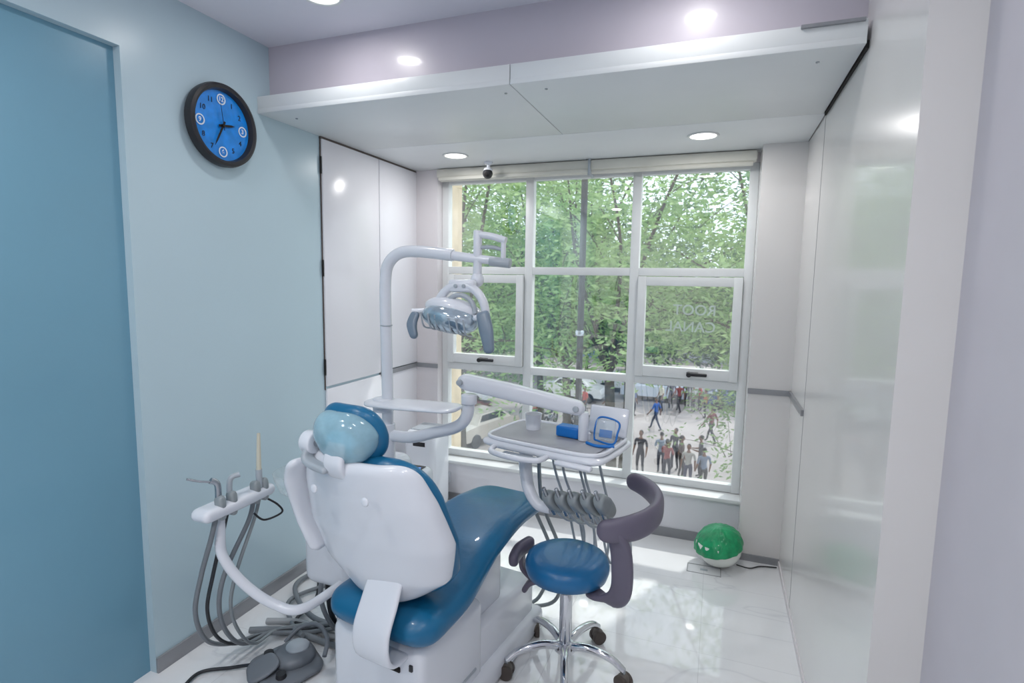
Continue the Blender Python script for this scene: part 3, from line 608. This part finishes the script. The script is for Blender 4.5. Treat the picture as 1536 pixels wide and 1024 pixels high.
# ------------------------------------------------------------------ people
M_skin=mat('skin',(122,84,62),.6);M_hair=mat('hair_black',(24,20,18),.7)
def person(x,y,rot,shirt,pants,pose='stand',s=1.0,i=0):
    J={'pel':(0,0,.93,.125),'wst':(0,0,1.06,.115),'chs':(0,.01,1.28,.135),'nkb':(0,0,1.43,.07),'nck':(0,0,1.50,.05),'hd':(0,.01,1.56,.05)}
    E=[('pel','wst','s'),('wst','chs','s'),('chs','nkb','s'),('nkb','nck','k'),('nck','hd','k')]
    for sd,sg in(('L',-1),('R',1)):
        st_=.18*sg if pose=='walk' else .02*sg
        J['hip'+sd]=(.09*sg,0,.88,.095);J['kn'+sd]=(.1*sg,st_+.04,.49,.06);J['an'+sd]=(.1*sg,st_*1.9-.02,.09,.04);J['to'+sd]=(.11*sg,st_*1.9+.13,.04,.035)
        J['sh'+sd]=(.19*sg,0,1.40,.06);
        if pose=='hold': J['el'+sd]=(.24*sg,.06,1.14,.045);J['wr'+sd]=(.14*sg,.25,1.16,.03)
        else: J['el'+sd]=(.25*sg,-st_*.6-.02,1.13,.045);J['wr'+sd]=(.26*sg,-st_*1.1+.08,.90,.03)
        w=V(J['wr'+sd][:3]);e=V(J['el'+sd][:3]);d=(w-e).normalized();h=w+d*.08;J['ha'+sd]=(h.x,h.y,h.z,.026)
        E+=[('pel','hip'+sd,'p'),('hip'+sd,'kn'+sd,'p'),('kn'+sd,'an'+sd,'p'),('an'+sd,'to'+sd,'b'),('chs','sh'+sd,'s'),('sh'+sd,'el'+sd,'s'),('el'+sd,'wr'+sd,'k'),('wr'+sd,'ha'+sd,'k')]
    names=list(J);bm=bmesh.new();lay=bm.verts.layers.skin.verify();vv={}
    for n in names:
        v=bm.verts.new(J[n][:3]);v[lay].radius=(J[n][3],J[n][3]*(.75 if n in('chs','wst','pel') else 1));v[lay].use_root=(n=='pel');vv[n]=v
    for a,b,_ in E:bm.edges.new((vv[a],vv[b]))
    me=bpy.data.meshes.new('body');bm.to_mesh(me);bm.free();o=bpy.data.objects.new('body',me);COL.objects.link(o)
    o.modifiers.new('s','SKIN').use_smooth_shade=True;o.modifiers.new('d','SUBSURF').levels=1
    dg=bpy.context.evaluated_depsgraph_get();m2=bpy.data.meshes.new_from_object(o.evaluated_get(dg));bpy.data.objects.remove(o)
    o=bpy.data.objects.new('body',m2);COL.objects.link(o);m2.materials.clear()
    for m in (mat('shirt_%d'%i,shirt,.8),mat('pants_%d'%i,pants,.8),M_skin,M_dk): m2.materials.append(m)
    ix={'s':0,'p':1,'k':2,'b':3};S=[(V(J[a][:3]),V(J[b][:3]),ix[l]) for a,b,l in E]
    for p in m2.polygons:
        c=p.center;best=min(S,key=lambda q:(c-(q[0]+(q[1]-q[0])*max(0,min(1,(c-q[0]).dot(q[1]-q[0])/max((q[1]-q[0]).length_squared,1e-6))))).length);p.material_index=best[2]
    ps=[o,ellipsoid('head',(0,.015,1.635),(.073,.09,.11),M_skin),ellipsoid('hair',(0,-.005,1.655),(.08,.094,.105),M_hair,rot=(.35,0,0),zmin=-.15),
        ellipsoid('nose',(0,.105,1.625),(.011,.016,.02),M_skin,seg=8),ellipsoid('mouth',(0,.095,1.585),(.022,.006,.005),mat('lip',(110,60,55),.6),seg=8)]
    for sg in(-1,1):
        ps.append(ellipsoid('eye',(.028*sg,.094,1.648),(.01,.006,.006),M_dk,seg=8));ps.append(ellipsoid('ear',(.074*sg,.0,1.63),(.01,.02,.03),M_skin,seg=8))
        sd='L' if sg<0 else 'R';w=V(J['wr'+sd][:3]);h=V(J['ha'+sd][:3]);d=(h-w).normalized();q=V((0,1,0)) if abs(d.z)>.5 else V((1,0,0))
        for f in range(4):
            b0=h+q*(f-1.5)*.018;ps.append(tube('finger',[b0,b0+d*.045,b0+d*(.07+.01*(f in(1,2)))+V((-sg*.012,0,0))],.008,M_skin,seg=6,n=4))
        ps.append(tube('thumb',[h-d*.04+q*.02,h-d*.01+q*.045,h+d*.02+q*.05],.009,M_skin,seg=6,n=4))
    pr=join('person_mesh',ps);pr.name='pedestrian'
    pr.data.transform(Matrix.Scale(s,4));pr.location=(x,y,GZ);pr.rotation_euler=(0,0,rot)
PE=[(-2.74,28.9,1.2,(40,90,170),(40,50,80),'walk'),(-2.6,21.8,2.9,(52,50,56),(50,50,55),'stand'),(-1.85,22.3,.3,(160,172,190),(60,65,80),'hold'),(-1.35,22.9,2.6,(56,56,66),(40,40,50),'stand'),
    (-1.55,21.4,-.4,(150,84,84),(60,60,70),'hold'),(-.75,21.0,3.0,(170,166,162),(70,70,90),'stand'),(-.35,22.3,1.6,(62,60,66),(50,50,60),'hold'),(-1.05,21.9,-1.2,(96,80,76),(60,60,60),'stand'),(-.2,20.8,.4,(120,130,150),(60,60,60),'stand'),
    (-1.9,33.5,.6,(130,60,60),(40,40,50),'walk'),(-1.1,33.9,2,(190,190,190),(60,60,70),'stand'),(-5.4,30.5,1.5,(90,90,100),(50,50,60),'walk'),(-8.0,25.2,.3,(60,80,120),(50,50,60),'stand'),(.3,33,-1,(160,140,110),(50,50,60),'walk'),
    (-2.4,34.2,.2,(70,74,90),(40,40,50),'stand'),(-.4,32.6,1.2,(150,90,60),(40,40,50),'stand'),(-6.8,30.2,2.4,(190,80,70),(50,50,60),'stand'),(-4.3,31.5,-.6,(80,100,140),(40,40,50),'stand'),(-.02,27.5,.9,(110,60,60),(50,50,60),'walk'),
    (-1.5,34.6,.4,(60,60,70),(40,40,50),'stand'),(-.75,34.4,1.9,(170,60,70),(50,50,60),'stand'),(-2.9,33.2,2.2,(200,196,180),(50,50,60),'stand')]
for i,(x,y,r,a,b,p) in enumerate(PE): person(x,y,r,a,b,p,random.uniform(.95,1.04),i)
# ------------------------------------------------------------------ light
w=bpy.data.worlds.new('world');bpy.context.scene.world=w;w.use_nodes=True
bg=w.node_tree.nodes['Background'];bg.inputs['Color'].default_value=(.85,.93,1,1);bg.inputs['Strength'].default_value=2.3
sd=bpy.data.lights.new('sun','SUN');sd.energy=2.8;sd.angle=.03;sd.color=(1,.96,.9)
so=bpy.data.objects.new('sun',sd);COL.objects.link(so);so.rotation_euler=V((.25,.55,.95)).to_track_quat('Z','Y').to_euler()
# ------------------------------------------------------------------ camera
Yc=V((312,-87,830)).normalized();Zc=V((115,-7478,-830)).normalized();Xc=Yc.cross(Zc).normalized();Zc=Xc.cross(Yc)
right=V((Xc.x,Yc.x,Zc.x));down=V((Xc.y,Yc.y,Zc.y));fwd=V((Xc.z,Yc.z,Zc.z))
R=Matrix((right,-down,-fwd)).transposed().to_4x4()
cd=bpy.data.cameras.new('camera');cd.sensor_width=36;cd.lens=36*830/1536;cd.clip_start=.05;cd.clip_end=500
cd.dof.use_dof=True;cd.dof.focus_distance=2.4;cd.dof.aperture_fstop=4.0
co=bpy.data.objects.new('camera',cd);COL.objects.link(co);co.matrix_world=Matrix.Translation((0,0,1.6))@R
bpy.context.scene.camera=co
bpy.context.scene.view_settings.view_transform='Standard'
